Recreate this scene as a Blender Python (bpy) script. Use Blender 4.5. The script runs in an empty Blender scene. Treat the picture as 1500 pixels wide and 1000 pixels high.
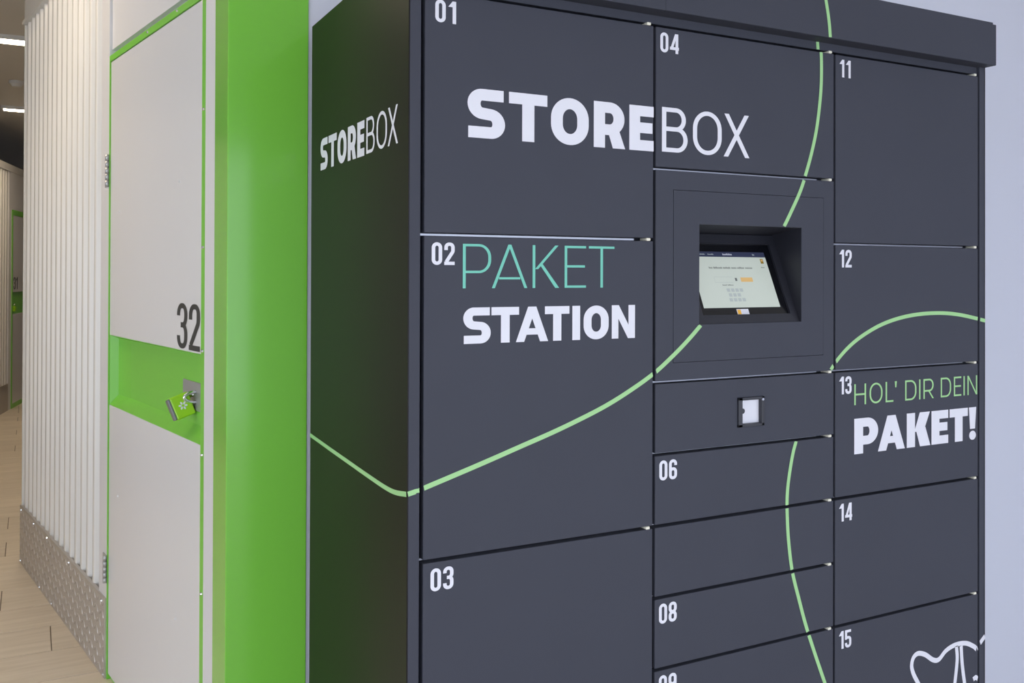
import bpy, bmesh, math, random
from mathutils import Vector, Matrix
from mathutils.geometry import delaunay_2d_cdt

random.seed(7)
scene = bpy.context.scene
COL = scene.collection

# ------------------------------------------------------------------ camera
cam_d = bpy.data.cameras.new('camera')
cam = bpy.data.objects.new('camera', cam_d)
COL.objects.link(cam)
cam_d.sensor_width = 36.0
cam_d.lens = 1348.0 / 1500 * 36
cam_d.shift_y = -(500 - 391.24) / 1500
cam_d.clip_start = 0.02
yaw, pitch, roll = math.radians(27.574), math.radians(0.334), math.radians(0.188)
F = Vector((math.sin(yaw) * math.cos(pitch), math.cos(yaw) * math.cos(pitch), math.sin(pitch)))
R0 = Vector((math.cos(yaw), -math.sin(yaw), 0))
U0 = R0.cross(F)
RR = R0 * math.cos(roll) + U0 * math.sin(roll)
UU = U0 * math.cos(roll) - R0 * math.sin(roll)
M = Matrix((RR, UU, -F)).transposed().to_4x4()
M.translation = Vector((-0.5921, -1.4640, 1.55))
cam.matrix_world = M
scene.camera = cam

# ------------------------------------------------------------------ world, exposure
w = bpy.data.worlds.new('daylight')
scene.world = w
w.use_nodes = True
bg = w.node_tree.nodes['Background']
bg.inputs[0].default_value = (0.79, 0.865, 1.0, 1)
bg.inputs[1].default_value = 2.3
vs = scene.view_settings
vs.view_transform = 'Standard'
vs.look = 'None'
vs.exposure = 0.52
vs.gamma = 1.0
vs.use_curve_mapping = False

LAMP_STRENGTH = 26.0        # ceiling strip lights

# ------------------------------------------------------------------ materials
MAT = {}


def srgb(c):
    o = []
    for v in c:
        v /= 255.0
        o.append(v / 12.92 if v <= 0.04045 else ((v + 0.055) / 1.055) ** 2.4)
    return (*o, 1)


def mat(name, col, rough=0.5, metal=0.0, noise=None, bump=None, coat=0.0, emis=None, spec=0.5):
    m = bpy.data.materials.new(name)
    m.use_nodes = True
    nt = m.node_tree
    b = nt.nodes['Principled BSDF']
    c = srgb(col)
    b.inputs['Base Color'].default_value = c
    b.inputs['Roughness'].default_value = rough
    b.inputs['Metallic'].default_value = metal
    b.inputs['Coat Weight'].default_value = coat
    b.inputs['Coat Roughness'].default_value = 0.08
    b.inputs['Specular IOR Level'].default_value = spec
    tc = nt.nodes.new('ShaderNodeTexCoord')
    if noise:
        sc, amt = noise
        n = nt.nodes.new('ShaderNodeTexNoise')
        n.inputs['Scale'].default_value = sc
        n.inputs['Detail'].default_value = 4
        nt.links.new(tc.outputs['Object'], n.inputs['Vector'])
        r = nt.nodes.new('ShaderNodeMix')
        r.data_type = 'RGBA'
        r.inputs[6].default_value = tuple(max(0, v * (1 - amt)) for v in c[:3]) + (1,)
        r.inputs[7].default_value = tuple(min(1, v * (1 + amt)) for v in c[:3]) + (1,)
        nt.links.new(n.outputs['Fac'], r.inputs[0])
        nt.links.new(r.outputs[2], b.inputs['Base Color'])
    if bump:
        sc, st = bump
        n2 = nt.nodes.new('ShaderNodeTexNoise')
        n2.inputs['Scale'].default_value = sc
        n2.inputs['Detail'].default_value = 3
        nt.links.new(tc.outputs['Object'], n2.inputs['Vector'])
        bp = nt.nodes.new('ShaderNodeBump')
        bp.inputs['Strength'].default_value = st
        bp.inputs['Distance'].default_value = 0.002
        nt.links.new(n2.outputs['Fac'], bp.inputs['Height'])
        nt.links.new(bp.outputs['Normal'], b.inputs['Normal'])
    if emis:
        b.inputs['Emission Color'].default_value = srgb(emis[0])
        b.inputs['Emission Strength'].default_value = emis[1]
    MAT[name] = m
    return m


mat('slate', (62, 64, 74), 0.55, noise=(6, 0.05), bump=(900, 0.06), spec=0.2)
mat('gloss_side', (32, 29, 28), 0.34, noise=(3, 0.05), bump=(2, 0.02), spec=0.12)
mat('shelf_lip', (168, 170, 180), 0.35, 0.85, noise=(30, 0.06))
mat('pin_white', (225, 222, 205), 0.4, noise=(60, 0.05))
mat('vinyl_white', (219, 219, 228), 0.5, noise=(20, 0.02))
mat('vinyl_green', (156, 204, 140), 0.5, noise=(20, 0.03))
mat('vinyl_teal', (108, 192, 172), 0.5, noise=(20, 0.03))
mat('number_grey', (52, 53, 53), 0.5, noise=(20, 0.03))
mat('plastic_black', (38, 39, 47), 0.4, noise=(15, 0.06), bump=(700, 0.05))
mat('glass_black', (14, 15, 20), 0.12, noise=(5, 0.05))
mat('white_panel', (212, 211, 212), 0.22, noise=(1.5, 0.015), spec=0.4)
mat('white_sheet', (220, 219, 216), 0.2, noise=(2, 0.02), spec=0.4)
mat('white_paint', (211, 214, 227), 0.7, noise=(4, 0.012), bump=(250, 0.05))
mat('white_trim', (212, 211, 213), 0.35, noise=(3, 0.015))
mat('green_gloss', (118, 192, 66), 0.13, noise=(1.2, 0.02), spec=0.45)
mat('green_frame', (118, 192, 66), 0.3, noise=(2, 0.03))
mat('steel', (178, 178, 180), 0.35, 0.6, noise=(12, 0.08), bump=(120, 0.05))
mat('chrome', (215, 218, 222), 0.12, 1.0, noise=(20, 0.03))
mat('tread_steel', (186, 180, 174), 0.4, 0.45, noise=(10, 0.08), bump=(300, 0.08))
mat('lime', (150, 205, 30), 0.35, noise=(30, 0.04))
mat('lock_grey', (120, 120, 124), 0.4, 0.4, noise=(60, 0.08))
mat('ceiling_paint', (220, 217, 211), 0.8, noise=(3, 0.03), bump=(200, 0.05))
mat('grout', (120, 108, 94), 0.8, noise=(20, 0.08))
mat('lamp_body', (225, 225, 222), 0.4, noise=(10, 0.02))
mat('lamp_glow', (255, 250, 240), 0.4, emis=((255, 234, 204), LAMP_STRENGTH), noise=(5, 0.01))
mat('screen_lit', (150, 156, 150), 0.2, emis=((206, 216, 206), 0.30), noise=(3, 0.02))
mat('screen_dark', (40, 44, 60), 0.2, emis=((50, 56, 84), 0.35), noise=(3, 0.03))
mat('screen_grey', (84, 88, 88), 0.2, emis=((110, 116, 116), 0.2), noise=(5, 0.03))
mat('screen_key', (140, 146, 146), 0.2, emis=((178, 188, 188), 0.27), noise=(5, 0.03))
mat('screen_orange', (196, 160, 100), 0.2, emis=((220, 178, 120), 0.18), noise=(5, 0.03))
mat('screen_brown', (110, 88, 30), 0.2, emis=((120, 96, 30), 0.4), noise=(5, 0.03))
mat('sticker_yellow', (238, 178, 60), 0.5, noise=(40, 0.06))


def plank_mat():
    m = bpy.data.materials.new('plank_tile')
    m.use_nodes = True
    nt = m.node_tree
    b = nt.nodes['Principled BSDF']
    tc = nt.nodes.new('ShaderNodeTexCoord')
    oi = nt.nodes.new('ShaderNodeObjectInfo')
    mp = nt.nodes.new('ShaderNodeMapping')
    mp.inputs['Scale'].default_value = (1.5, 14, 1)
    ad = nt.nodes.new('ShaderNodeVectorMath')
    ml = nt.nodes.new('ShaderNodeMath'); ml.operation = 'MULTIPLY'; ml.inputs[1].default_value = 37
    nt.links.new(oi.outputs['Random'], ml.inputs[0])
    nt.links.new(tc.outputs['Object'], ad.inputs[0])
    nt.links.new(ml.outputs[0], ad.inputs[1])
    nt.links.new(ad.outputs[0], mp.inputs['Vector'])
    n = nt.nodes.new('ShaderNodeTexNoise')
    n.inputs['Scale'].default_value = 2.2
    n.inputs['Detail'].default_value = 6
    n.inputs['Distortion'].default_value = 0.6
    nt.links.new(mp.outputs[0], n.inputs['Vector'])
    cr = nt.nodes.new('ShaderNodeValToRGB')
    cr.color_ramp.elements[0].position = 0.3
    cr.color_ramp.elements[0].color = srgb((206, 192, 173))
    cr.color_ramp.elements[1].position = 0.72
    cr.color_ramp.elements[1].color = srgb((222, 209, 191))
    nt.links.new(n.outputs['Fac'], cr.inputs[0])
    hs = nt.nodes.new('ShaderNodeHueSaturation')
    mr = nt.nodes.new('ShaderNodeMapRange')
    mr.inputs[3].default_value = 0.95; mr.inputs[4].default_value = 1.05
    nt.links.new(oi.outputs['Random'], mr.inputs[0])
    nt.links.new(mr.outputs[0], hs.inputs['Value'])
    nt.links.new(cr.outputs[0], hs.inputs['Color'])
    nt.links.new(hs.outputs[0], b.inputs['Base Color'])
    b.inputs['Roughness'].default_value = 0.45
    MAT['plank_tile'] = m


plank_mat()

# ------------------------------------------------------------------ helpers
ID = Matrix.Identity(4)


def obj(name, bm, m, parent=None, smooth=False):
    me = bpy.data.meshes.new(name)
    bm.to_mesh(me)
    bm.free()
    for mm in (m if isinstance(m, (list, tuple)) else [m]):
        me.materials.append(MAT[mm])
    if smooth:
        for p in me.polygons:
            p.use_smooth = True
    o = bpy.data.objects.new(name, me)
    COL.objects.link(o)
    if parent is not None:
        o.parent = parent
        o.matrix_parent_inverse = parent.matrix_world.inverted()
    return o


def empty(name, loc=(0, 0, 0)):
    o = bpy.data.objects.new(name, None)
    COL.objects.link(o)
    o.empty_display_size = 0.1
    o.location = loc
    o.matrix_world = Matrix.Translation(loc)
    return o


def tag(o, label=None, cat=None, group=None, kind=None):
    if label: o['label'] = label
    if cat: o['category'] = cat
    if group: o['group'] = group
    if kind: o['kind'] = kind
    return o


def box(bm, x0, x1, y0, y1, z0, z1, mtx=ID, bev=0.0, mi=0):
    v = [bm.verts.new(mtx @ Vector(p)) for p in
         ((x0, y0, z0), (x1, y0, z0), (x1, y1, z0), (x0, y1, z0), (x0, y0, z1), (x1, y0, z1), (x1, y1, z1), (x0, y1, z1))]
    fs = [bm.faces.new([v[i] for i in q]) for q in
          ((0, 3, 2, 1), (4, 5, 6, 7), (0, 1, 5, 4), (1, 2, 6, 5), (2, 3, 7, 6), (3, 0, 4, 7))]
    for f in fs: f.material_index = mi
    if bev > 0:
        es = list({e for f in fs for e in f.edges})
        bmesh.ops.bevel(bm, geom=es, offset=bev, segments=2, affect='EDGES', profile=0.5)
    return bm


def boxobj(name, x0, x1, y0, y1, z0, z1, m, parent=None, mtx=ID, bev=0.0):
    return obj(name, box(bmesh.new(), x0, x1, y0, y1, z0, z1, mtx, bev), m, parent)


def poly(bm, pts, mi=0):
    f = bm.faces.new([bm.verts.new(p) for p in pts])
    f.material_index = mi
    return f


def prism(bm, pts, d, mi=0):
    """closed outline pts (3-D, planar) extruded by vector d"""
    a = [bm.verts.new(p) for p in pts]
    b = [bm.verts.new(Vector(p) + Vector(d)) for p in pts]
    n = len(a)
    bm.faces.new(a).material_index = mi
    bm.faces.new(b[::-1]).material_index = mi
    for i in range(n):
        bm.faces.new((a[i], b[i], b[(i + 1) % n], a[(i + 1) % n])).material_index = mi


def cyl(bm, p0, p1, r, n=16, r1=None, mi=0):
    p0, p1 = Vector(p0), Vector(p1)
    ax = (p1 - p0).normalized()
    t = ax.orthogonal().normalized()
    s = ax.cross(t)
    r1 = r if r1 is None else r1
    A = [bm.verts.new(p0 + (t * math.cos(a) + s * math.sin(a)) * r) for a in [2 * math.pi * i / n for i in range(n)]]
    B = [bm.verts.new(p1 + (t * math.cos(a) + s * math.sin(a)) * r1) for a in [2 * math.pi * i / n for i in range(n)]]
    bm.faces.new(A[::-1]).material_index = mi
    bm.faces.new(B).material_index = mi
    for i in range(n):
        bm.faces.new((A[i], A[(i + 1) % n], B[(i + 1) % n], B[i])).material_index = mi


def tube(bm, pts, r, n=10):
    pts = [Vector(p) for p in pts]
    rings = []
    up = None
    for i, p in enumerate(pts):
        d = (pts[min(i + 1, len(pts) - 1)] - pts[max(i - 1, 0)]).normalized()
        t = d.orthogonal().normalized() if up is None else (up - d * up.dot(d)).normalized()
        up = t
        s = d.cross(t)
        rings.append([bm.verts.new(p + (t * math.cos(a) + s * math.sin(a)) * r) for a in [2 * math.pi * k / n for k in range(n)]])
    for i in range(len(rings) - 1):
        for k in range(n):
            bm.faces.new((rings[i][k], rings[i][(k + 1) % n], rings[i + 1][(k + 1) % n], rings[i + 1][k]))
    bm.faces.new(rings[0][::-1]); bm.faces.new(rings[-1])


# ------------------------------------------------------------------ lettering (drawn strokes)
def rpath(pts, r, seg=8):
    """polyline with filleted corners"""
    P = [Vector(p) for p in pts]
    out = [P[0]]
    for i in range(1, len(P) - 1):
        a, b, c = P[i - 1], P[i], P[i + 1]
        rr = r[i - 1] if isinstance(r, (list, tuple)) else r
        d0, d1 = (a - b), (c - b)
        ang = d0.angle(d1)
        L = min(rr / max(math.tan(ang / 2), 1e-4), d0.length * 0.5 if i > 1 else d0.length * .98, d1.length * 0.5 if i < len(P) - 2 else d1.length * .98)
        if L < 1e-5:
            out.append(b); continue
        p0, p1 = b + d0.normalized() * L, b + d1.normalized() * L
        # circular fillet as a conic-like blend
        for k in range(seg + 1):
            t = k / seg
            w = math.sin(ang / 2)
            den = (1 - t) ** 2 + 2 * w * t * (1 - t) + t * t
            out.append(((1 - t) ** 2 * p0 + 2 * w * t * (1 - t) * b + t * t * p1) / den)
    out.append(P[-1])
    return out


def band(path, tx, ty, closed=False):
    """quads along a path with stroke tx for upright and ty for level runs"""
    clean = [path[0]]
    for p in path[1:]:
        if (p - clean[-1]).length > 1e-6: clean.append(p)
    path = clean
    n = len(path)
    Lf, Rt = [], []
    for i, p in enumerate(path):
        a = path[(i - 1) % n] if (closed or i > 0) else None
        b = path[(i + 1) % n] if (closed or i < n - 1) else None
        d0 = (p - a).normalized() if a is not None and (p - a).length > 1e-7 else None
        d1 = (b - p).normalized() if b is not None and (b - p).length > 1e-7 else None
        d0 = d0 or d1; d1 = d1 or d0
        n0, n1 = Vector((-d0.y, d0.x)), Vector((-d1.y, d1.x))
        m = (n0 + n1)
        m = m.normalized() if m.length > 1e-6 else n0
        k = 1 / max(m.dot(n0), 0.5)
        o = Vector((m.x * tx / 2 * k, m.y * ty / 2 * k))
        Lf.append(p + o); Rt.append(p - o)
    q = []
    for i in range(n if closed else n - 1):
        j = (i + 1) % n
        q.append([Lf[i], Rt[i], Rt[j], Lf[j]])
    return q


def rect(x0, y0, x1, y1):
    return [[Vector((x0, y0)), Vector((x1, y0)), Vector((x1, y1)), Vector((x0, y1))]]


def para(xb0, xb1, xt0, xt1, y0=0.0, y1=1.0):
    return [[Vector((xb0, y0)), Vector((xb1, y0)), Vector((xt1, y1)), Vector((xt0, y1))]]


def ring(w, tx, ty, r, h=1.0):
    x0, x1, y0, y1 = tx / 2, w - tx / 2, ty / 2, h - ty / 2
    m = (x0 + x1) / 2
    p = rpath([(m, y0), (x1, y0), (x1, y1), (x0, y1), (x0, y0), (m, y0)], r, 10)[:-1]
    return band(p, tx, ty, True)


def glyph(ch, w, tx, ty):
    X0, X1, Y0, Y1 = tx / 2, w - tx / 2, ty / 2, 1 - ty / 2
    rb = 0.30
    if ch == 'O': return ring(w, tx, ty, min(w, 1) * 0.46)
    if ch == '0': return ring(w, tx, ty, w * 0.34)
    if ch == 'S':
        p = rpath([(w * .96, Y1), (X0 * 1.0, Y1), (X0, .52), (X1, .47), (X1, Y0), (w * .02, Y0)], 0.21, 8)
        return band(p, tx, ty)
    if ch == 'T': return rect(0, 1 - ty, w, 1) + rect(w / 2 - tx / 2, 0, w / 2 + tx / 2, 1 - ty)
    if ch == 'I': return rect(0, 0, w, 1)
    if ch == 'H': return rect(0, 0, tx, 1) + rect(w - tx, 0, w, 1) + rect(tx, .5 - ty / 2, w - tx, .5 + ty / 2)
    if ch == 'L': return rect(0, 0, tx, 1) + rect(tx, 0, w, ty)
    if ch == 'E': return rect(0, 0, tx, 1) + rect(tx, 0, w, ty) + rect(tx, 1 - ty, w, 1) + rect(tx, .51 - ty / 2, w * .95, .51 + ty / 2)
    if ch == 'D':
        return rect(0, 0, tx, 1) + band(rpath([(tx * .9, Y1), (X1, Y1), (X1, Y0), (tx * .9, Y0)], .36, 10), tx, ty)
    if ch in 'PR':
        yb = .37 if ch == 'P' else .40
        g = rect(0, 0, tx, 1) + band(rpath([(tx * .9, Y1), (X1 - (.02 if ch == 'R' else 0), Y1), (X1 - (.02 if ch == 'R' else 0), yb), (tx * .9, yb)], .27, 10), tx, ty)
        if ch == 'R': g += para(w - tx * 1.12, w, w * .42, w * .42 + tx * 1.05, 0, yb + .02)
        return g
    if ch == 'B':
        return (rect(0, 0, tx, 1) + band(rpath([(tx * .9, Y1), (X1 - .05, Y1), (X1 - .05, .52), (tx * .9, .52)], .22, 8), tx, ty)
                + band(rpath([(tx * .9, .52), (X1, .52), (X1, Y0), (tx * .9, Y0)], .24, 8), tx, ty))
    if ch == 'A':
        k = tx * (1.06 if tx < .2 else .96)
        return para(0, k, w / 2 - k * .5, w / 2 + k * .5) + para(w - k, w, w / 2 - k * .5, w / 2 + k * .5) + rect(w * .2, .20, w * .8, .20 + ty * (.92 if tx < .2 else .80))
    if ch == 'N':
        k = tx * (1.05 if tx < .2 else .92)
        g_ = tx * (1 if tx < .2 else .86)
        return rect(0, 0, g_, 1) + rect(w - g_, 0, w, 1) + para(w - k, w, 0, k)
    if ch == 'K':
        k = tx * 1.22
        return rect(0, 0, tx, 1) + para(tx * .9, tx * .9 + k * .95, w - k * 1.02, w, .44, 1) + para(w - k, w + .02, *[tx * .9 + (w - k * 1.02 - tx * .9) * .214 + q_ for q_ in (0, k)], 0, .56)
    if ch == 'X':
        k = tx * 1.12
        return para(0, k, w - k - .02, w - .02) + para(w - k, w, .02, k + .02)
    if ch == "'": return para(w * .2, w * .75, 0, w, .70, 1)
    if ch == '!':
        c = w / 2
        q = [Vector((c + math.cos(a) * w * .46, .14 + math.sin(a) * .14)) for a in [math.pi * 2 * i / 18 for i in range(18)]]
        return para(w * .16, w * .84, 0, w, .34, 1) + [q]
    if ch == '1': return rect(w - tx, 0, w, 1) + para(0.02, w - tx * .5, w - tx * 1.0, w - tx * .3, .74, 1)
    if ch == '2':
        return band(rpath([(X0, .66), (X0, Y1), (X1, Y1), (X1, .60), (X0 + .01, ty * .9)], [w * .3, w * .3, w * .3], 8), tx, ty) + rect(0, 0, w, ty)
    if ch == '3':
        return (band(rpath([(X0, .72), (X0, Y1), (X1, Y1), (X1, .52), (w * .36, .52)], w * .3, 8), tx, ty)
                + band(rpath([(w * .36, .52), (X1, .52), (X1, Y0), (X0, Y0), (X0, .28)], w * .3, 8), tx, ty))
    if ch == '4':
        return rect(w - tx * 1.25, 0, w - tx * .25, 1) + rect(0, .18, w, .18 + ty) + para(0, tx * .95, w - tx * 1.25 - tx * .2, w - tx * .5, .18, 1)
    if ch == '5':
        return rect(0, 1 - ty, w * .96, 1) + rect(0, .46, tx, 1 - ty * .5) + band(rpath([(X0, .50), (X0, .57), (X1, .57), (X1, Y0), (X0, Y0), (X0, .28)], [.02, w * .3, w * .3, w * .3], 8), tx, ty)
    if ch == '6':
        return (band(rpath([(X1, .70), (X1, Y1), (X0, Y1), (X0, .3)], w * .3, 8), tx, ty)
                + [[v.copy() for v in q] for q in ring(w, tx, ty, w * .3, .60)])
    if ch == '9':
        return [[Vector((w - v.x, 1 - v.y)) for v in q] for q in glyph('6', w, tx, ty)]
    if ch == '8':
        return ring(w, tx, ty, w * .3, .55) + [[Vector((v.x, v.y + .44)) for v in q] for q in ring(w, tx, ty, w * .3, .56)]
    return []


def text_quads(spec, width, height, tx, ty):
    """spec: list of (char, width, gap_after) in cap heights; fitted to width x height"""
    tot = sum(s[1] for s in spec) + sum(s[2] for s in spec[:-1])
    sx = width / tot
    out = []
    x = 0
    for ch, wd, gap in spec:
        for q in glyph(ch, wd, tx, ty):
            out.append([Vector(((x + v.x) * sx, v.y * height)) for v in q])
        x += wd + gap
    return out


def merged(quads):
    """union of overlapping 2-D polygons as triangles"""
    vs_, fs_ = [], []
    for q in quads:
        area = sum(q[i].x * q[(i + 1) % len(q)].y - q[(i + 1) % len(q)].x * q[i].y for i in range(len(q)))
        if abs(area) < 1e-12: continue
        q = q if area > 0 else q[::-1]
        fs_.append(list(range(len(vs_), len(vs_) + len(q))))
        vs_ += [Vector((v.x, v.y)) for v in q]
    if not fs_: return []
    v, e, f, ov, oe, of = delaunay_2d_cdt(vs_, [], fs_, 1, 1e-6)
    return [[v[i] for i in t] for t, src in zip(f, of) if src]


def put_quads(bm, quads, fn, want):
    quads = merged(quads)
    for q in quads:
        p = [fn(v.x, v.y) for v in q]
        if (p[0] - p[2]).length < 1e-7: continue
        nrm = (p[1] - p[0]).cross(p[2] - p[0])
        if nrm.dot(want) < 0: p = p[::-1]
        try:
            bm.faces.new([bm.verts.new(v) for v in p])
        except ValueError:
            pass


EPS = 0.0007
NF = Vector((0, -1, 0))


def front_text(name, spec, x0, x1, z0, z1, tx, ty, m, parent, y=-EPS):
    bm = bmesh.new()
    put_quads(bm, text_quads(spec, x1 - x0, z1 - z0, tx, ty), lambda a, b: Vector((x0 + a, y, z0 + b)), NF)
    return obj(name, bm, m, parent)


def spline(P, step=0.0015):
    P = [Vector(p) for p in P]
    P = [P[0] * 2 - P[1]] + P + [P[-1] * 2 - P[-2]]
    out = []
    for i in range(1, len(P) - 2):
        a, b, c, d = P[i - 1:i + 3]
        n = max(2, int((c - b).length / step))
        for k in range(n):
            t = k / n
            out.append(0.5 * ((2 * b) + (c - a) * t + (2 * a - 5 * b + 4 * c - d) * t * t + (3 * b - a - 3 * c + d) * t ** 3))
    out.append(P[-2])
    return out


def front_stripes(name, paths, rc, wd, m, parent, y=-EPS):
    """parts of painted lines that fall on the rectangle rc=(x0,x1,z0,z1), one object for each stroke"""
    x0, x1, z0, z1 = rc
    for path in paths:
        run, runs = [], []
        for p in spline(path):
            if x0 <= p.x <= x1 and z0 <= p.y <= z1:
                run.append(p)
            else:
                if len(run) > 2: runs.append(run)
                run = []
        if len(run) > 2: runs.append(run)
        for r in runs:
            bm = bmesh.new()
            q = band(r[::3] + ([r[-1]] if (len(r) - 1) % 3 else []), wd, wd)
            q = [[Vector((min(max(v.x, x0), x1), min(max(v.y, z0), z1))) for v in k] for k in q]
            put_quads(bm, q, lambda a, b: Vector((a, y, b)), NF)
            obj(name, bm, m, parent)


# ================================================================== STRUCTURE
CEIL = 3.2
# ---- floor: base plus wood-look plank tiles
fl = boxobj('floor', -5.2, 3.4, -7.0, 16.0, -0.10, -0.004, 'grout')
tag(fl, 'beige wood-look plank tile floor of the corridor', kind='structure')
pw, plen, jt = 0.30, 1.2, 0.004
bmp = box(bmesh.new(), jt / 2, plen - jt / 2, jt / 2, pw - jt / 2, -0.008, 0.0, bev=0.0012)
first = obj('plank', bmp, 'plank_tile', fl)
n_pl = 0
for r in range(0, 34):
    y = 1.545 + r * pw
    off = (-0.51 - plen * 2 + (0.0 if r == 4 else random.choice((0.2, 0.4, 0.6, 0.8, 1.0))))
    if y < 4.0: xr = (-2.6, 0.1)
    else: xr = (-2.2, 0.2)
    k = 0
    while True:
        x = off + k * plen
        k += 1
        if x > xr[1]: break
        if x + plen < xr[0]: continue
        if n_pl == 0: o = first
        else:
            o = first.copy(); COL.objects.link(o); o.parent = fl
        o.location = (x, y, 0)
        n_pl += 1
# the rest of the shop floor, beyond what the frame shows, as one surface
bm = bmesh.new()
for x0, x1, y0, y1 in ((-5.2, 3.4, -7.0, 1.545),):
    box(bm, x0, x1, y0, y1, -0.008, 0.0)
tag(obj('floor_tile', bm, 'plank_tile', fl))

c = boxobj('ceiling', -5.2, 3.4, -3.4, 16.0, CEIL, CEIL + 0.1, 'ceiling_paint')
tag(c, 'dark taupe painted ceiling above the corridor', kind='structure')
o = boxobj('wall_back', -0.026, 3.4, 0.645, 0.745, 0, CEIL, 'white_paint')
tag(o, 'white painted wall behind the parcel locker', kind='structure')
o = boxobj('wall_outer', -5.3, -5.2, 1.6, 16.0, 0, CEIL, 'ceiling_paint')
tag(o, 'taupe outer wall behind the far storage units', kind='structure')
o = boxobj('wall_right', 3.4, 3.5, -3.4, 16.0, 0, CEIL, 'white_paint')
tag(o, 'white painted side wall of the shop', kind='structure')
o = boxobj('wall_end', -5.2, 3.4, 15.9, 16.0, 0, CEIL, 'white_paint')
tag(o, 'white wall closing the far end of the corridor', kind='structure')

o = boxobj('light_block_front', -5.2, 3.4, -3.5, -3.4, 2.35, CEIL, 'white_paint')  # added out of view so less daylight reaches the upper locker doors
tag(boxobj('light_block_side', -5.3, -5.2, -3.4, 1.6, 2.35, CEIL, 'white_paint'), 'unseen white lintel added to hold back daylight from the side opening', kind='structure')  # second unseen lintel, added to trim daylight coming in from the left
tag(o, 'unseen white lintel added to cut daylight from the open shop front', kind='structure')

# ---- the wall of storage units with door 32 (own frame: s along, o outward, z up)
A0 = Vector((-0.3260, 2.3502, 0))
DS = Vector((-0.1703, 0.9854, 0)).normalized()
NO = Vector((-DS.y, DS.x, 0))
ML = Matrix((DS, NO, Vector((0, 0, 1)))).transposed().to_4x4()
ML.translation = A0
WN = NO


def L(s, o, z): return ML @ Vector((s, o, z))


# body behind the sheet, left edge return
wl = boxobj('wall_left', 0.13, 1.765, -0.60, -0.030, 0, CEIL, 'white_sheet', None, ML)
tag(wl, 'white wall of storage units clad in ribbed sheet', kind='structure')
# ribbed sheet: trapezoid profile
bm = bmesh.new()
pitch_r = 0.1045
prof = []
s = 1.762
while s > 0.135:
    for ds, h in ((0, -0.030), (0.030, -0.030), (0.044, 0.0), (0.076, 0.0), (0.090, -0.030)):
        if s - ds > 0.128: prof.append((s - ds, h))
    s -= pitch_r
prof.append((0.128, -0.030))
for i in range(len(prof) - 1):
    (s0, h0), (s1, h1) = prof[i], prof[i + 1]
    poly(bm, [L(s0, h0, 0.02), L(s0, h0, 2.862), L(s1, h1, 2.862), L(s1, h1, 0.02)])
bmesh.ops.remove_doubles(bm, verts=bm.verts, dist=1e-5)
bmesh.ops.recalc_face_normals(bm, faces=bm.faces)
es = [e for e in bm.edges if len(e.link_faces) == 2]
bmesh.ops.bevel(bm, geom=es, offset=0.0045, segments=3, affect='EDGES', profile=0.5)
o = obj('ribbed_sheet', bm, 'white_sheet', wl, True)
if sum(p.normal.dot(NO) for p in o.data.polygons) < 0: o.data.flip_normals()
# header board above the sheet with a small lip
bm = bmesh.new()
box(bm, 0.128, 1.770, -0.03, 0.004, 2.880, CEIL, ML, 0.002)
box(bm, 0.128, 1.772, -0.03, 0.016, 2.862, 2.880, ML, 0.002)
obj('header_board', bm, 'white_sheet', wl)
boxobj('corner_angle', 1.762, 1.775, -0.06, 0.004, 0.0, 2.862, 'white_sheet', wl, ML, 0.002)

# flat jamb between the sheet and door 32
tj = boxobj('trim_1', 0.013, 0.128, -0.60, 0.004, 0.0, CEIL, 'white_trim', None, ML, 0.002)
tag(tj, 'flat white jamb between ribbed sheet and door 32', kind='structure')

# tread plate kick board
bb = boxobj('baseboard_left', 0.014, 1.782, -0.004, 0.010, 0.0, 0.305, 'tread_steel', None, ML, 0.001)
tag(bb, 'aluminium tread plate kick board along the ribbed wall', kind='structure')
bm = bmesh.new()
rowz = 0.022
for i in range(42):
    for j in range(7):
        cs, czz = 0.040 + i * 0.0420, 0.026 + j * 0.0420
        if cs > 1.765: continue
        sg = 1 if (i + j) % 2 else -1
        n = 10
        top, bot = [], []
        for k in range(n):
            a = 2 * math.pi * k / n
            p = Vector((0.0195 * math.cos(a), 0.0068 * math.sin(a)))
            ang = sg * math.radians(45) + math.radians(12)
            q = Vector((p.x * math.cos(ang) - p.y * math.sin(ang), p.x * math.sin(ang) + p.y * math.cos(ang)))
            bot.append(bm.verts.new(L(cs + q.x, 0.0098, czz + q.y)))
            top.append(bm.verts.new(L(cs + q.x * .75, 0.0122, czz + q.y * .6)))
        bm.faces.new(top)
        for k in range(n):
            bm.faces.new((bot[k], bot[(k + 1) % n], top[(k + 1) % n], top[k]))
bmesh.ops.recalc_face_normals(bm, faces=bm.faces)
tag(obj('tread_pattern', bm, 'tread_steel', bb), kind='stuff')
for sz in ((1.74, 0.285), (1.40, 0.287), (1.08, 0.289), (0.62, 0.29), (0.06, 0.285), (1.755, 0.015), (1.25, 0.012), (0.97, 0.012), (0.03, 0.012)):
    bm = bmesh.new()
    cyl(bm, L(sz[0], 0.008, sz[1]), L(sz[0], 0.0145, sz[1]), 0.008, 10, 0.005)
    obj('screw', bm, 'chrome', bb)

# ---- door 32
d1 = empty('door_1', L(-0.52, 0, 0))
tag(d1, 'tall white storage unit door numbered 32 with green handle recess', kind='structure')
ZT, ZR1, ZR0 = 2.347, 1.308, 1.043
SL, SR = 0.002, -1.036
boxobj('upper_panel', SR, SL, -0.03, 0.0, ZR1, ZT, 'white_panel', d1, ML, 0.0015)
boxobj('lower_panel', SR, SL, -0.03, 0.0, 0.022, ZR0, 'white_panel', d1, ML, 0.0015)
# recessed green handle tray with slanted cheeks
bm = bmesh.new()
D = 0.040


def tri(*p): poly(bm, [L(*q) for q in p])


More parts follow.
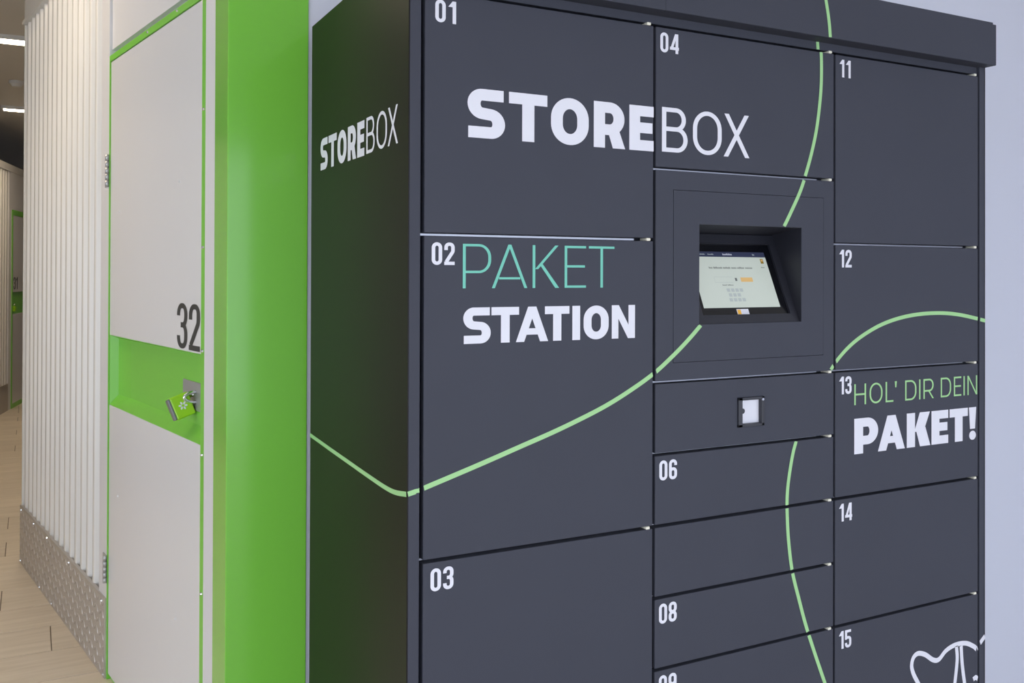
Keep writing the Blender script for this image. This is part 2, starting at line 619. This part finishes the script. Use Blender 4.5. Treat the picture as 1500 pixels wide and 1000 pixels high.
bs1, bz0, bz1 = SR + 0.012, 1.080, 1.296
F1, F2 = (-0.012, -0.030), (-0.145, -D)      # edges of the two cheek facets
tri((SL, -0.001, ZR0), (SL, -0.001, ZR1), (*F1, bz1), (*F1, bz0))
tri((*F1, bz0), (*F1, bz1), (*F2, bz1), (*F2, bz0))
tri((*F2, bz0), (*F2, bz1), (bs1, -D, bz1), (bs1, -D, bz0))
tri((SL, -0.001, ZR1), (SR, -0.001, ZR1), (bs1, -D, bz1), (*F2, bz1), (*F1, bz1))
tri((SL, -0.001, ZR0), (*F1, bz0), (*F2, bz0), (-0.25, -0.001, ZR0))
tri((-0.25, -0.001, ZR0), (*F2, bz0), (bs1, -D, bz0), (SR, -0.001, ZR0))
tri((SR, -0.001, ZR0), (bs1, -D, bz0), (bs1, -D, bz1), (SR, -0.001, ZR1))
o = obj('handle_recess', bm, 'green_frame', d1)
md = o.modifiers.new('thick', 'SOLIDIFY'); md.thickness = 0.002; md.offset = 0
# steel hasp plate with staple
hp = boxobj('hasp_plate', -0.935, -0.752, -D, -D + 0.005, 1.122, 1.210, 'steel', d1, ML, 0.0015)
bm = bmesh.new()
pts = [L(-0.875, -D + 0.004 + 0.036 * math.sin(math.pi * k / 10), 1.165 - 0.016 * math.cos(math.pi * k / 10)) for k in range(11)]
tube(bm, pts, 0.005, 10)
tag(obj('hasp_staple', bm, 'chrome', d1, True))
# frame pieces
bm = bmesh.new()
box(bm, SR - 0.036, SL + 0.011, -0.05, 0.004, ZT + 0.002, ZT + 0.025, ML, 0.002)
obj('frame_head', bm, 'green_frame', d1)
boxobj('frame_gap', SR - 0.036, SL + 0.011, -0.05, -0.030, ZT + 0.025, ZT + 0.049, 'white_trim', d1, ML)
boxobj('frame_stile', SR - 0.036, SR - 0.002, -0.05, 0.006, 0.0, ZT + 0.036, 'green_frame', d1, ML, 0.002)
boxobj('frame_stile', SL + 0.002, SL + 0.011, -0.05, 0.004, 0.0, ZT + 0.004, 'green_frame', d1, ML, 0.001)
boxobj('frame_sill', SR, SL, -0.05, -0.010, 0.0, 0.020, 'green_frame', d1, ML)
for (z0, z1) in ((1.872, 1.995), (0.365, 0.470)):
    h = boxobj('hinge', 0.012, 0.060, 0.003, 0.007, z0, z1, 'steel', d1, ML, 0.0008)
    bm = bmesh.new()
    n = 5
    for k in range(n):
        a = z0 + (z1 - z0) * k / n
        cyl(bm, L(0.010, 0.011, a + 0.001), L(0.010, 0.011, a + (z1 - z0) / n - 0.001), 0.0075, 12)
    obj('hinge_knuckle', bm, 'steel', h, True)
for (s_, o_, z_) in ((-0.485, 0.004, ZT + 0.014), (-0.80, 0.004, ZT + 0.016), (-1.055, 0.006, 2.02), (-1.055, 0.006, 1.62),
                     (-1.055, 0.006, 1.32), (-1.055, 0.006, 1.02), (-1.055, 0.006, 0.62), (-0.13, 0.0, 1.77), (-0.82, 0.0, 1.83), (-0.13, 0, 0.72), (-0.80, 0, 0.47)):
    bm = bmesh.new()
    cyl(bm, L(s_, o_ - 0.001, z_), L(s_, o_ + 0.004, z_), 0.0055, 10, 0.003)
    obj('screw', bm, 'chrome' if s_ < -1 or z_ > 2.3 else 'white_panel', d1)
bm = bmesh.new()
put_quads(bm, text_quads([('3', .66, .09), ('2', .66, 0)], 0.212, 0.139, 0.20, 0.115),
          lambda a, b: L(-0.804 - a, EPS, 1.314 + b), NO)
obj('door_number', bm, 'number_grey', d1)

# header over the door, white strip between the door frame and the green post
o = boxobj('trim_2', SR - 0.036, 0.013, -0.60, -0.006, ZT + 0.050, CEIL, 'white_trim', None, ML, 0.001)
tag(o, 'white header panel above door 32', kind='structure')
o = boxobj('trim_3', -1.62, SR - 0.038, -0.40, 0.008, 0.0, CEIL, 'white_trim', None, ML, 0.002)
tag(o, 'white strip between door 32 and the green post', kind='structure')

# ---- green gloss post next to the parcel locker
gp = empty('trim_4', (-0.115, 0.7, 0))
tag(gp, 'glossy green post between door 32 and the parcel locker', kind='structure')
boxobj('post_cladding', -0.2072, -0.0262, 0.640, 0.803, 0, CEIL, 'green_gloss', gp, bev=0.002)

# ---- corridor wall on the far side, with another unit door
B0 = Vector((-0.884, 9.904, 0))
DB = Vector((0.208, 0.978, 0)).normalized()
NB = Vector((DB.y, -DB.x, 0))
MB = Matrix((DB, -NB, Vector((0, 0, 1)))).transposed().to_4x4()
MB.translation = B0


def LB(s, o, z): return MB @ Vector((s, -o, z))


wc = boxobj('wall_corridor', -8.3, 3.4, 0.03, 0.30, 0, 2.74, 'white_sheet', None, MB)
tag(wc, 'white storage unit wall on the other side of the corridor', kind='structure')
bm = bmesh.new()
prof = []
s = 0.30
while s > -8.2:
    for ds, h in ((0, -0.030), (0.034, -0.030), (0.046, 0.0), (0.080, 0.0), (0.092, -0.030)):
        prof.append((s - ds, h))
    s -= pitch_r
for i in range(len(prof) - 1):
    (s0, h0), (s1, h1) = prof[i], prof[i + 1]
    poly(bm, [LB(s0, h0, 0.3), LB(s1, h1, 0.3), LB(s1, h1, 2.66), LB(s0, h0, 2.66)])
bmesh.ops.remove_doubles(bm, verts=bm.verts, dist=1e-5)
o = obj('ribbed_sheet', bm, 'white_sheet', wc)
if sum(p.normal.dot(NB) for p in o.data.polygons) < 0: o.data.flip_normals()
boxobj('cap_rail', -8.3, 3.4, -0.012, 0.31, 2.66, 2.74, 'white_sheet', wc, MB, 0.004)
boxobj('kick_board', -8.3, 0.30, -0.006, 0.03, 0, 0.30, 'tread_steel', wc, MB)
boxobj('jamb', 0.30, 0.42, -0.006, 0.03, 0, 2.66, 'white_trim', wc, MB)
d2 = empty('door_2', LB(0.95, 0, 0))
tag(d2, 'distant white storage unit door with green recess down the corridor', kind='structure')
boxobj('upper_panel', 0.46, 1.50, -0.008, 0.02, 1.31, 2.18, 'white_panel', d2, MB)
boxobj('lower_panel', 0.46, 1.50, -0.008, 0.02, 0.05, 1.06, 'white_panel', d2, MB)
boxobj('handle_recess', 0.46, 1.50, 0.012, 0.03, 1.06, 1.31, 'green_frame', d2, MB)
boxobj('frame_stile', 0.42, 0.46, -0.012, 0.03, 0, 2.22, 'green_frame', d2, MB)
boxobj('frame_stile', 1.50, 1.54, -0.012, 0.03, 0, 2.22, 'green_frame', d2, MB)
boxobj('frame_head', 0.46, 1.50, -0.012, 0.03, 2.18, 2.24, 'green_frame', d2, MB)
boxobj('frame_sill', 0.46, 1.50, -0.012, 0.03, 0.0, 0.05, 'green_frame', d2, MB)
boxobj('flat_panel', 1.54, 3.4, -0.006, 0.03, 0, 2.66, 'white_trim', wc, MB)
boxobj('header_board', 0.42, 1.54, -0.006, 0.03, 2.24, 2.66, 'white_trim', wc, MB)
bm = bmesh.new()
put_quads(bm, text_quads([('3', .66, .1), ('1', .5, 0)], 0.19, 0.14, 0.2, 0.12), lambda a, b: LB(0.50 + a, 0.0095, 1.34 + b), NB)
obj('door_number', bm, 'number_grey', d2)
far_lock = empty('padlock', LB(0.56, 0.02, 1.10))
tag(far_lock, 'tiny lime padlock on the distant corridor door', 'padlock')
boxobj('lock_body', 0.53, 0.60, -0.02, 0.010, 1.09, 1.15, 'lime', far_lock, MB, 0.006)
bm = bmesh.new()
tube(bm, [LB(0.565 + 0.02 * math.cos(math.pi * k / 8), 0.006, 1.15 + 0.03 * math.sin(math.pi * k / 8)) for k in range(9)], 0.004, 8)
obj('shackle', bm, 'chrome', far_lock, True)

# ================================================================== CEILING LIGHTS
LIGHTS = ((-0.17, 5.95, 'linear ceiling light nearest the ribbed wall corner', ''),
          (-0.19, 9.10, 'linear ceiling light farther down the corridor beyond the smoke detector', ''),
          (-1.45, 2.60, 'linear ceiling light above the corridor by door 32', '_offscreen'))   # mirrored in the ribs and door 32
for x, y, lb, sfx in LIGHTS:
    t = empty('ceiling_light' + sfx, (x, y, CEIL))
    tag(t, lb, 'ceiling light', 'linear ceiling lights')
    bm = bmesh.new()
    box(bm, x - 0.66, x + 0.66, y - 0.095, y - 0.075, CEIL - 0.03, CEIL)
    box(bm, x - 0.66, x + 0.66, y + 0.075, y + 0.095, CEIL - 0.03, CEIL)
    box(bm, x - 0.68, x - 0.66, y - 0.095, y + 0.095, CEIL - 0.03, CEIL)
    box(bm, x + 0.66, x + 0.68, y - 0.095, y + 0.095, CEIL - 0.03, CEIL)
    obj('housing', bm, 'lamp_body', t)
    boxobj('diffuser' + sfx, x - 0.66, x + 0.66, y - 0.075, y + 0.075, CEIL - 0.022, CEIL - 0.004, 'lamp_glow', t)
sd = empty('smoke_detector', (-0.715, 7.62, CEIL))
tag(sd, 'round smoke detector on the taupe corridor ceiling', 'smoke detector')
bm = bmesh.new(); cyl(bm, (-0.715, 7.62, CEIL - 0.025), (-0.715, 7.62, CEIL), 0.06, 24); obj('detector_base', bm, 'lamp_body', sd)
bm = bmesh.new(); cyl(bm, (-0.715, 7.62, CEIL - 0.05), (-0.715, 7.62, CEIL - 0.025), 0.035, 24, 0.05); obj('detector_head', bm, 'lamp_body', sd)

# ================================================================== PARCEL LOCKER
CWD, UN, TOPZ = 0.48603, 0.14, 2.0353
XL, XR, YB = -0.0267, 1.4818, 0.609
G = 0.0030
pk = empty('parcel_locker', ((XL + XR) / 2, YB / 2, 0))
tag(pk, 'dark slate parcel locker wall with numbered doors and a touch screen', 'parcel locker')

boxobj('side_panel', XL, XL + 0.002, 0.0, YB, 0.0, 2.11, 'gloss_side', pk)
boxobj('side_panel', XR - 0.002, XR, 0.0, YB, 0.0, 2.11, 'gloss_side', pk)
stl = boxobj('front_stile', XL + 0.0021, -0.004, 0.0, 0.03, 0.0, 2.0565, 'slate', pk, bev=0.0012)
str_ = boxobj('front_stile', 3 * CWD + 0.003, XR - 0.0021, 0.0, 0.03, 0.0, 2.0565, 'slate', pk, bev=0.0012)
bm = bmesh.new()
for q in ((XL + 0.002, CWD, 0.034, 0, 2.055), (2 * CWD, XR - 0.002, 0.034, 0, 2.055), (CWD, 2 * CWD, 0.034, 0, TOPZ - 5 * UN),
          (CWD, 2 * CWD, 0.034, TOPZ - 2 * UN, 2.055), (CWD, 2 * CWD, 0.12, TOPZ - 5 * UN, TOPZ - 2 * UN)):
    box(bm, q[0], q[1], q[2], YB, q[3], q[4])
obj('carcass', bm, 'slate', pk)
rail = boxobj('top_rail', -0.004, 3 * CWD + 0.003, 0.008, 0.03, TOPZ + 0.004, 2.0565, 'slate', pk)
boxobj('base_plinth', -0.004, 3 * CWD + 0.003, 0.004, 0.03, 0.0, TOPZ - 14 * UN - 0.004, 'slate', pk)
# canopy fascia in two lengths with an end cap
FY = -0.03
fz0, fz1 = 2.0565, 2.1592
boxobj('roof_tray', XL + 0.003, XR - 0.003, FY + 0.007, YB - 0.001, 2.0568, 2.105, 'slate', pk)
fa = boxobj('canopy_fascia', XL, 0.4885, FY - 0.0012, FY + 0.006, fz0 - 0.0006, fz1, 'slate', pk, bev=0.001)
fb = boxobj('canopy_fascia', 0.4895, 1.4695, FY, FY + 0.006, fz0, fz1, 'slate', pk, bev=0.001)
boxobj('canopy_end_cap', 1.4697, 1.4852, FY + 0.0025, 0.20, fz0 + 0.0005, fz1 - 0.003, 'slate', pk, bev=0.0015)

DOORS = {0: [('01', 0, 3), ('02', 3, 7), ('03', 7, 11), ('', 11, 14)],
         1: [('04', 0, 2), ('scr', 2, 5), ('scan', 5, 6), ('06', 6, 7), ('07', 7, 8), ('08', 8, 9), ('09', 9, 10), ('', 10, 11), ('', 11, 12), ('', 12, 13), ('', 13, 14)],
         2: [('11', 0, 3), ('12', 3, 5), ('13', 5, 7), ('14', 7, 9), ('15', 9, 12), ('', 12, 14)]}

LINE_A = [(-0.0268, 1.1741), (-0.0071, 1.1785), (0.0029, 1.1814), (0.106, 1.2113), (0.1875, 1.236), (0.2729, 1.2622), (0.3625, 1.2941), (0.4247, 1.3220), (0.4841, 1.354), (0.5336, 1.3890), (0.5724, 1.4205), (0.6016, 1.4471)]
LINE_A2 = [(0.8227, 1.6495), (0.8401, 1.6772), (0.8674, 1.7235), (0.8852, 1.764), (0.9031, 1.8137), (0.9181, 1.8700), (0.9291, 1.9448), (0.931, 2.010), (0.9275, 2.0565)]
LINE_A3 = [(0.9260, 2.0560), (0.9217, 2.093), (0.9126, 2.1357), (0.9040, 2.1637)]
LINE_B = [(0.9528, 1.3315), (0.9753, 1.356), (1.0108, 1.3847), (1.0533, 1.4092), (1.112, 1.4327), (1.1746, 1.4479), (1.2437, 1.4561), (1.3172, 1.4575), (1.3832, 1.4526), (1.4511, 1.4416), (1.4845, 1.435)]
LINE_C = [(0.8590, 1.1935), (0.8489, 1.1649), (0.8389, 1.1208), (0.8335, 1.0837), (0.8328, 1.0461), (0.837, 0.9848), (0.8475, 0.9181), (0.8660, 0.8574), (0.8931, 0.7794), (0.9436, 0.6592), (0.9725, 0.5937), (1.02, 0.50)]
ART = [[(1.2571, 0.5738), (1.2412, 0.5986), (1.2254, 0.6233), (1.2191, 0.6433), (1.2253, 0.6609), (1.2411, 0.6676), (1.265, 0.6604), (1.2932, 0.6426), (1.3135, 0.6403), (1.3381, 0.656), (1.3714, 0.6636), (1.4094, 0.6606), (1.4393, 0.6472), (1.4505, 0.6395), (1.4609, 0.65), (1.4854, 0.6682)],
       [(1.3631, 0.5407), (1.3698, 0.5725), (1.3781, 0.6263), (1.3756, 0.6601)],
       [(1.3924, 0.657), (1.3967, 0.6116), (1.4052, 0.5654), (1.4137, 0.5301)],
       [(1.437, 0.568), (1.446, 0.571), (1.456, 0.565)]]
GREEN = [LINE_A, LINE_A2, LINE_B, LINE_C]
LW = 0.0088

STORE = [('S', .85, .09), ('T', .91, .09), ('O', .94, .13), ('R', .82, .11), ('E', .66, 0)]
BOX = [('B', .72, .15), ('O', .84, .06), ('X', .78, 0)]
ROWS_GAP = set()
for cidx, lst in DOORS.items():
    x0, x1 = cidx * CWD + G, (cidx + 1) * CWD - G
    for nm, r0, r1 in lst:
        z1, z0 = TOPZ - r0 * UN - G, TOPZ - r1 * UN + G
        if nm == 'scr':
            continue
        if nm == 'scan':
            sx0, sx1, sz0, sz1 = 0.6965, 0.7665, 1.2330, 1.2940
            d = obj('scanner_door', bmesh.new(), 'slate', pk)
            bm = bmesh.new()
            for a in ((x0, sx0, z0, z1), (sx1, x1, z0, z1), (sx0, sx1, z0, sz0), (sx0, sx1, sz1, z1)):
                box(bm, a[0], a[1], 0.0, 0.02, a[2], a[3])
            bm.to_mesh(d.data); bm.free()
            bm = bmesh.new()
            f = 0.006
            for a in ((sx0, sx0 + f * 1.8, sz0, sz1), (sx1 - f * 1.2, sx1, sz0, sz1), (sx0, sx1, sz0, sz0 + f), (sx0, sx1, sz1 - f, sz1)):
                box(bm, a[0], a[1], -0.004, 0.024, a[2], a[3], bev=0.0008)
            obj('scanner_frame', bm, 'plastic_black', d)
            boxobj('scanner_window', sx0 + f, sx1 - f, 0.006, 0.010, sz0 + f, sz1 - f, 'vinyl_white', d)
            bm = bmesh.new(); cyl(bm, (sx0 + f * 1.8 + 0.002, 0.006, 1.266), (sx0 + f * 1.8 + 0.002, -0.002, 1.266), 0.0055, 16)
            obj('scanner_latch', bm, 'plastic_black', d)
            bm = bmesh.new(); cyl(bm, (sx1 - 0.005, -0.003, sz1 - 0.006), (sx1 - 0.005, -0.0055, sz1 - 0.006), 0.0028, 12)
            obj('status_lamp', bm, 'shelf_lip', d)
            continue
        d = boxobj('locker_door', x0, x1, 0.0, 0.02, z0, z1, 'slate', pk, bev=0.0012)
        front_stripes('green_line', GREEN, (x0, x1, z0, z1), LW, 'vinyl_green', d)
        if nm == '15':
            front_stripes('white_drawing', ART, (x0, x1, z0, z1), 0.0112, 'vinyl_white', d)
        if nm and nm != '07':
            nx = x0 + (0.0135 if cidx == 0 else 0.0095)
            if nm == '01': nx += 0.005
            sp = [(nm[0], .40 if nm[0] == '1' else .50, .10), (nm[1], .40 if nm[1] == '1' else (.56 if nm[1] == '4' else .50), 0)]
            tw = (sum(q[1] for q in sp) + .10) * 0.0392
            zt = z1 - (0.0095 if cidx else 0.0105)
            if nm == '01': zt = 2.0205
            front_text('door_number', sp, nx, nx + tw, zt - 0.0390, zt, 0.17, 0.15, 'vinyl_white', d)
        if nm == '01': front_text('lettering', STORE, 0.0832, 0.4830, 1.7870, 1.8740, 0.29, 0.235, 'vinyl_white', d)
        if nm == '04': front_text('lettering', BOX, 0.5030, 0.7268, 1.7885, 1.8762, 0.12, 0.098, 'vinyl_white', d)
        if nm == '02':
            front_text('lettering', [('P', .71, .02), ('A', .92, .14), ('K', .70, .17), ('E', .60, .08), ('T', .74, 0)], 0.0752, 0.3921, 1.5222, 1.6000, 0.073, 0.055, 'vinyl_teal', d)
            front_text('lettering', [('S', .85, .02), ('T', .88, -.10), ('A', 1.06, -.11), ('T', .83, .10), ('I', .27, .12), ('O', .89, .11), ('N', .85, 0)], 0.0765, 0.4399, 1.4250, 1.4885, 0.28, 0.225, 'vinyl_white', d)
        if nm == '13':
            t = 0.10
            front_text('lettering', [('H', .80, .24), ('O', .90, .22), ('L', .55, .10), ("'", .15, 0)], 1.0322, 1.1690, 1.2576, 1.3040, t, 0.085, 'vinyl_green', d)
            front_text('lettering', [('D', .82, .20), ('I', t, .22), ('R', .78, 0)], 1.1965, 1.2948, 1.2576, 1.3040, t, 0.085, 'vinyl_green', d)
            front_text('lettering', [('D', .82, .22), ('E', .60, .18), ('I', t, .22), ('N', .80, 0)], 1.3190, 1.4512, 1.2576, 1.3040, t, 0.085, 'vinyl_green', d)
            front_text('lettering', [('P', .95, -.01), ('A', 1.11, .08), ('K', .99, .07), ('E', .74, .06), ('T', .83, .05), ('!', .34, 0)], 1.0322, 1.4477, 1.1482, 1.2272, 0.35, 0.25, 'vinyl_white', d)

# lines that run on over the frame, the rail, the fascia and the side
front_stripes('green_line', GREEN, (XL, -0.004, 0, 2.05), LW, 'vinyl_green', stl)
front_stripes('green_line', GREEN, (3 * CWD + 0.003, XR, 0, 2.05), LW, 'vinyl_green', str_)
front_stripes('white_drawing', ART, (3 * CWD + 0.003, XR, 0, 2.05), 0.0112, 'vinyl_white', str_)
front_stripes('green_line', GREEN, (0, 1.4, TOPZ + 0.004, 2.0565), LW, 'vinyl_green', rail, 0.008 - EPS)
front_stripes('green_line', [LINE_A3], (0, 1.4, fz0, fz1), LW, 'vinyl_green', fb, FY - EPS)
sp_ = [o for o in pk.children if o.name.startswith('side_panel')][0]
NX = Vector((-1, 0, 0))
bm = bmesh.new()
SIDE_LINE = [(-0.6085, 1.1790), (-0.47, 1.1742), (-0.3259, 1.1697), (-0.1994, 1.1659), (-0.1052, 1.1640), (-0.0529, 1.1663), (-0.0016, 1.174)]
put_quads(bm, band(spline(SIDE_LINE, 0.004), LW, LW), lambda a, b: Vector((XL - EPS, -a, b)), NX)
obj('green_line', bm, 'vinyl_green', sp_)
bm = bmesh.new()
put_quads(bm, text_quads(STORE, 0.302, 0.0685, 0.29, 0.225), lambda a, b: Vector((XL - EPS, 0.533 - a, 1.7735 + b)), NX)
obj('lettering', bm, 'vinyl_white', sp_)
bm = bmesh.new()
put_quads(bm, text_quads(BOX, 0.171, 0.0685, 0.115, 0.09), lambda a, b: Vector((XL - EPS, 0.219 - a, 1.7750 + b)), NX)
obj('lettering', bm, 'vinyl_white', sp_)

# shelf lips glimpsed through the gaps and the little white pins at their ends
rows = {0: (0, 3, 7, 11), 1: (0, 2, 5, 6, 7, 8, 9, 10, 11, 12, 13), 2: (0, 3, 5, 7, 9, 12)}
for cidx, rs in rows.items():
    x0, x1 = cidx * CWD + G, (cidx + 1) * CWD - G
    for r in rs:
        z = TOPZ - r * UN
        if r:
            boxobj('shelf_lip', x0 - (0.010 if cidx == 0 else 0.004), x1 - 0.034, 0.017, 0.034, z - 0.0018, z + 0.0018, 'shelf_lip', pk)
        bm = bmesh.new()
        box(bm, x1 - 0.0165, x1 - 0.0075, -0.0020, 0.022, z - 0.0028, z + 0.0028, bev=0.0012)
        obj('latch_pin', bm, 'pin_white', pk)

# ---- terminal with the tilted touch screen
x0, x1, z1, z0 = CWD + G, 2 * CWD - G, TOPZ - 2 * UN - G, TOPZ - 5 * UN + G
tp = empty('terminal_panel', (0.73, 0.0, 1.545))
tp.parent = pk
tp.matrix_parent_inverse = pk.matrix_world.inverted()
bpy.context.view_layer.update()
a0, a1, b0, b1 = 0.5315, 0.9385, 1.3725, 1.7150
bm = bmesh.new()
for q in ((x0, a0, z0, z1), (a1, x1, z0, z1), (a0, a1, z0, b0), (a0, a1, b1, z1)):
    box(bm, q[0], q[1], 0.0, 0.02, q[2], q[3])
ts = obj('terminal_surround', bm, 'slate', tp)
gg = 0.0009
a0 += gg; a1 -= gg; b0 += gg; b1 -= gg
ox0, ox1, oz0, oz1 = 0.5965, 0.8735, 1.4470, 1.6487
bm = bmesh.new()
for q in ((a0, ox0, b0, b1), (ox1, a1, b0, b1), (ox0, ox1, b0, oz0), (ox0, ox1, oz1, b1)):
    box(bm, q[0], q[1], -0.0004, 0.02, q[2], q[3])
tf = obj('terminal_face', bm, 'slate', tp)
HOLE = [(x0, ox0, oz0, oz1), (ox1, x1, oz0, oz1), (x0, x1, z0, oz0), (x0, x1, oz1, z1)]
for q in HOLE:
    front_stripes('green_line', GREEN, q, LW, 'vinyl_green', tp, -0.0004 - EPS)
# recess cheeks
yb_, zb_, yt_, zt_ = 0.0045, 1.4473, 0.0870, 1.6340
bm = bmesh.new()
for xx, xo in ((ox0 + 0.0006, ox0 - 0.002), (ox1 - 0.0006, ox1 + 0.002)):
    prism(bm, [(xx, 0.0006, oz0), (xx, 0.0006, oz1 - 0.0006), (xx, yt_ + 0.01, zt_ + 0.004), (xx, yb_ + 0.012, oz0 - 0.001)], (xo - xx, 0, 0))
prism(bm, [(ox0, 0.0006, oz1 - 0.0006), (ox1, 0.0006, oz1 - 0.0006), (ox1, yt_ + .008, zt_), (ox0, yt_ + .008, zt_)], (0, 0, 0.002))
bmesh.ops.recalc_face_normals(bm, faces=bm.faces)
obj('recess_cheeks', bm, 'plastic_black', tp)
VB = Vector((0, yb_, zb_))
VU = (Vector((0, yt_, zt_)) - VB)
VH = VU.length
VU.normalize()
VN = Vector((0, -VU.z, VU.y))     # towards the viewer


def SP(x, v, h=0.0): return Vector((x, 0, 0)) + VB + VU * v + VN * h


MS = Matrix((Vector((1, 0, 0)), -VN, VU)).transposed().to_4x4()
MS.translation = VB
bm = bmesh.new()
wx0, wx1, wv0, wv1 = 0.6170, 0.8540, 0.0190, 0.1830
for q in ((ox0, wx0, 0.0, VH), (wx1, ox1, 0.0, VH), (wx0, wx1, 0.0, wv0), (wx0, wx1, wv1, VH)):
    box(bm, q[0], q[1], 0.0, 0.012, q[2], q[3], MS)
obj('screen_bezel', bm, 'plastic_black', tp)
gl = boxobj('screen_glass', wx0, wx1, 0.005, 0.010, wv0, wv1, 'glass_black', tp, MS)


def srect(name, x0, x1, v0, v1, m, lift):
    b = bmesh.new()
    poly(b, [SP(x0, v0, -0.005 + lift), SP(x1, v0, -0.005 + lift), SP(x1, v1, -0.005 + lift), SP(x0, v1, -0.005 + lift)])
    return b if name is None else obj(name, b, m, tp)


srect('screen_page', 0.628, 0.836, 0.036, 0.1525, 'screen_lit', 0.0004)
srect('screen_bar', 0.628, 0.836, 0.1525, 0.1645, 'screen_dark', 0.0004)


def dashes(name, x0, x1, v0, v1, m, words):
    b = bmesh.new()
    x = x0
    tot = sum(words) + 0.6 * (len(words) - 1)
    k = (x1 - x0) / tot
    rnd = random.Random(3)
    for wl_ in words:
        xe = x + wl_ * k
        cx_ = x
        while cx_ < xe - 0.0006:
            hh = v1 if rnd.random() < .3 else v0 + (v1 - v0) * .72
            poly(b, [SP(cx_, v0, -0.0043), SP(cx_ + 0.0013, v0, -0.0043), SP(cx_ + 0.0013, hh, -0.0043), SP(cx_, hh, -0.0043)])
            cx_ += 0.0020
        x = xe + 0.6 * k
    obj(name, b, m, tp)


dashes('screen_text', 0.6706, 0.7904, 0.1250, 0.1292, 'screen_grey', [3, 7, 6, 4, 6, 6])
dashes('screen_text', 0.6943, 0.7230, 0.0860, 0.0886, 'screen_grey', [4, 5])
dashes('screen_text', 0.6480, 0.6700, 0.1570, 0.1596, 'screen_key', [5])
dashes('screen_text', 0.6777, 0.6925, 0.1570, 0.1596, 'screen_key', [4])
dashes('screen_text', 0.7179, 0.7442, 0.1565, 0.1605, 'vinyl_white', [8])
dashes('screen_text', 0.8010, 0.8070, 0.1565, 0.1605, 'screen_key', [2])
dashes('screen_text', 0.8157, 0.8247, 0.1270, 0.1296, 'screen_grey', [3])
bm = bmesh.new()
for (u0, u1, v0, v1) in ((0.6767, 0.7260, 0.1055, 0.1061), (0.6767, 0.7260, 0.0930, 0.0936), (0.6767, 0.6773, 0.093, 0.1061)):
    poly(bm, [SP(u0, v0, -.0043), SP(u1, v0, -.0043), SP(u1, v1, -.0043), SP(u0, v1, -.0043)])
obj('input_field', bm, 'screen_key', tp)
srect('input_icon', 0.7325, 0.7380, 0.0965, 0.1035, 'screen_grey', 0.0007)
srect('confirm_button', 0.7480, 0.7810, 0.0945, 0.1045, 'screen_orange', 0.0007)
srect('carrier_badge', 0.8187, 0.8270, 0.1375, 0.1485, 'screen_brown', 0.0007)
srect('carrier_badge', 0.8205, 0.8255, 0.1425, 0.1470, 'screen_orange', 0.0009)
for v, n, xs in ((0.0755, 4, 0.7016), (0.0645, 3, 0.7036), (0.0535, 4, 0.7016)):
    for k in range(n):
        srect('keypad_key', xs + k * 0.0117, xs + k * 0.0117 + 0.0088, v - 0.0038, v + 0.0038, 'screen_key', 0.0007)
b_ = srect('sticker', 0.7119, 0.7440, 0.0195, 0.0325, 'vinyl_white', 0.0008)
srect('sticker_mark', 0.7135, 0.7225, 0.0210, 0.0310, 'sticker_yellow', 0.0011)
dashes('sticker_text', 0.7260, 0.7380, 0.0240, 0.0265, 'screen_grey', [3, 2])

# ================================================================== PADLOCK ON DOOR 32
lock = empty('padlock', L(-0.85, 0.0, 1.10))
tag(lock, 'lime green padlock with grey base hanging from the hasp of door 32', 'padlock')
# local frame: long axis from base to shackle, pointing down-out
ax = (RR * -0.80 + UU * -0.33 + F * -0.50).normalized()       # from shackle towards the base
side = (F * -1 - ax * (F * -1).dot(ax)).normalized()
upv = ax.cross(side).normalized()
top = L(-0.851, 0.0, 1.137) - ax * 0.061
MP = Matrix((side, upv, ax)).transposed().to_4x4()
MP.translation = top
bm = bmesh.new()
box(bm, -0.022, 0.022, -0.036, 0.036, 0.032, 0.090, MP, 0.005)
lb = obj('lock_body', bm, 'lime', lock)
bm = bmesh.new()
box(bm, -0.021, 0.021, -0.034, 0.034, 0.088, 0.097, MP, 0.003)
obj('lock_base', bm, 'lock_grey', lock)
bm = bmesh.new()
pts = [MP @ Vector((0, 0.019, 0.032))] + [MP @ Vector((0, 0.019 * math.cos(math.pi * k / 12), 0.006 - 0.019 * math.sin(math.pi * k / 12))) for k in range(13)] + [MP @ Vector((0, -0.019, 0.032))]
tube(bm, pts, 0.0052, 12)
obj('shackle', bm, 'chrome', lock, True)
for sgn in (-1, 1):
    bm = bmesh.new()
    for k in range(6):
        a = math.radians(60 * k + 15)
        c_ = Vector((math.cos(a), math.sin(a))) * 0.0085
        n = 10
        poly(bm, [MP @ Vector((sgn * 0.0226, c_.x + math.cos(a) * 0.005 * math.cos(t) - math.sin(a) * 0.003 * math.sin(t),
                               0.060 + c_.y + math.sin(a) * 0.005 * math.cos(t) + math.cos(a) * 0.003 * math.sin(t)))
                  for t in [2 * math.pi * i / n for i in range(n)]])
    obj('flower_mark', bm, 'vinyl_white', lb)
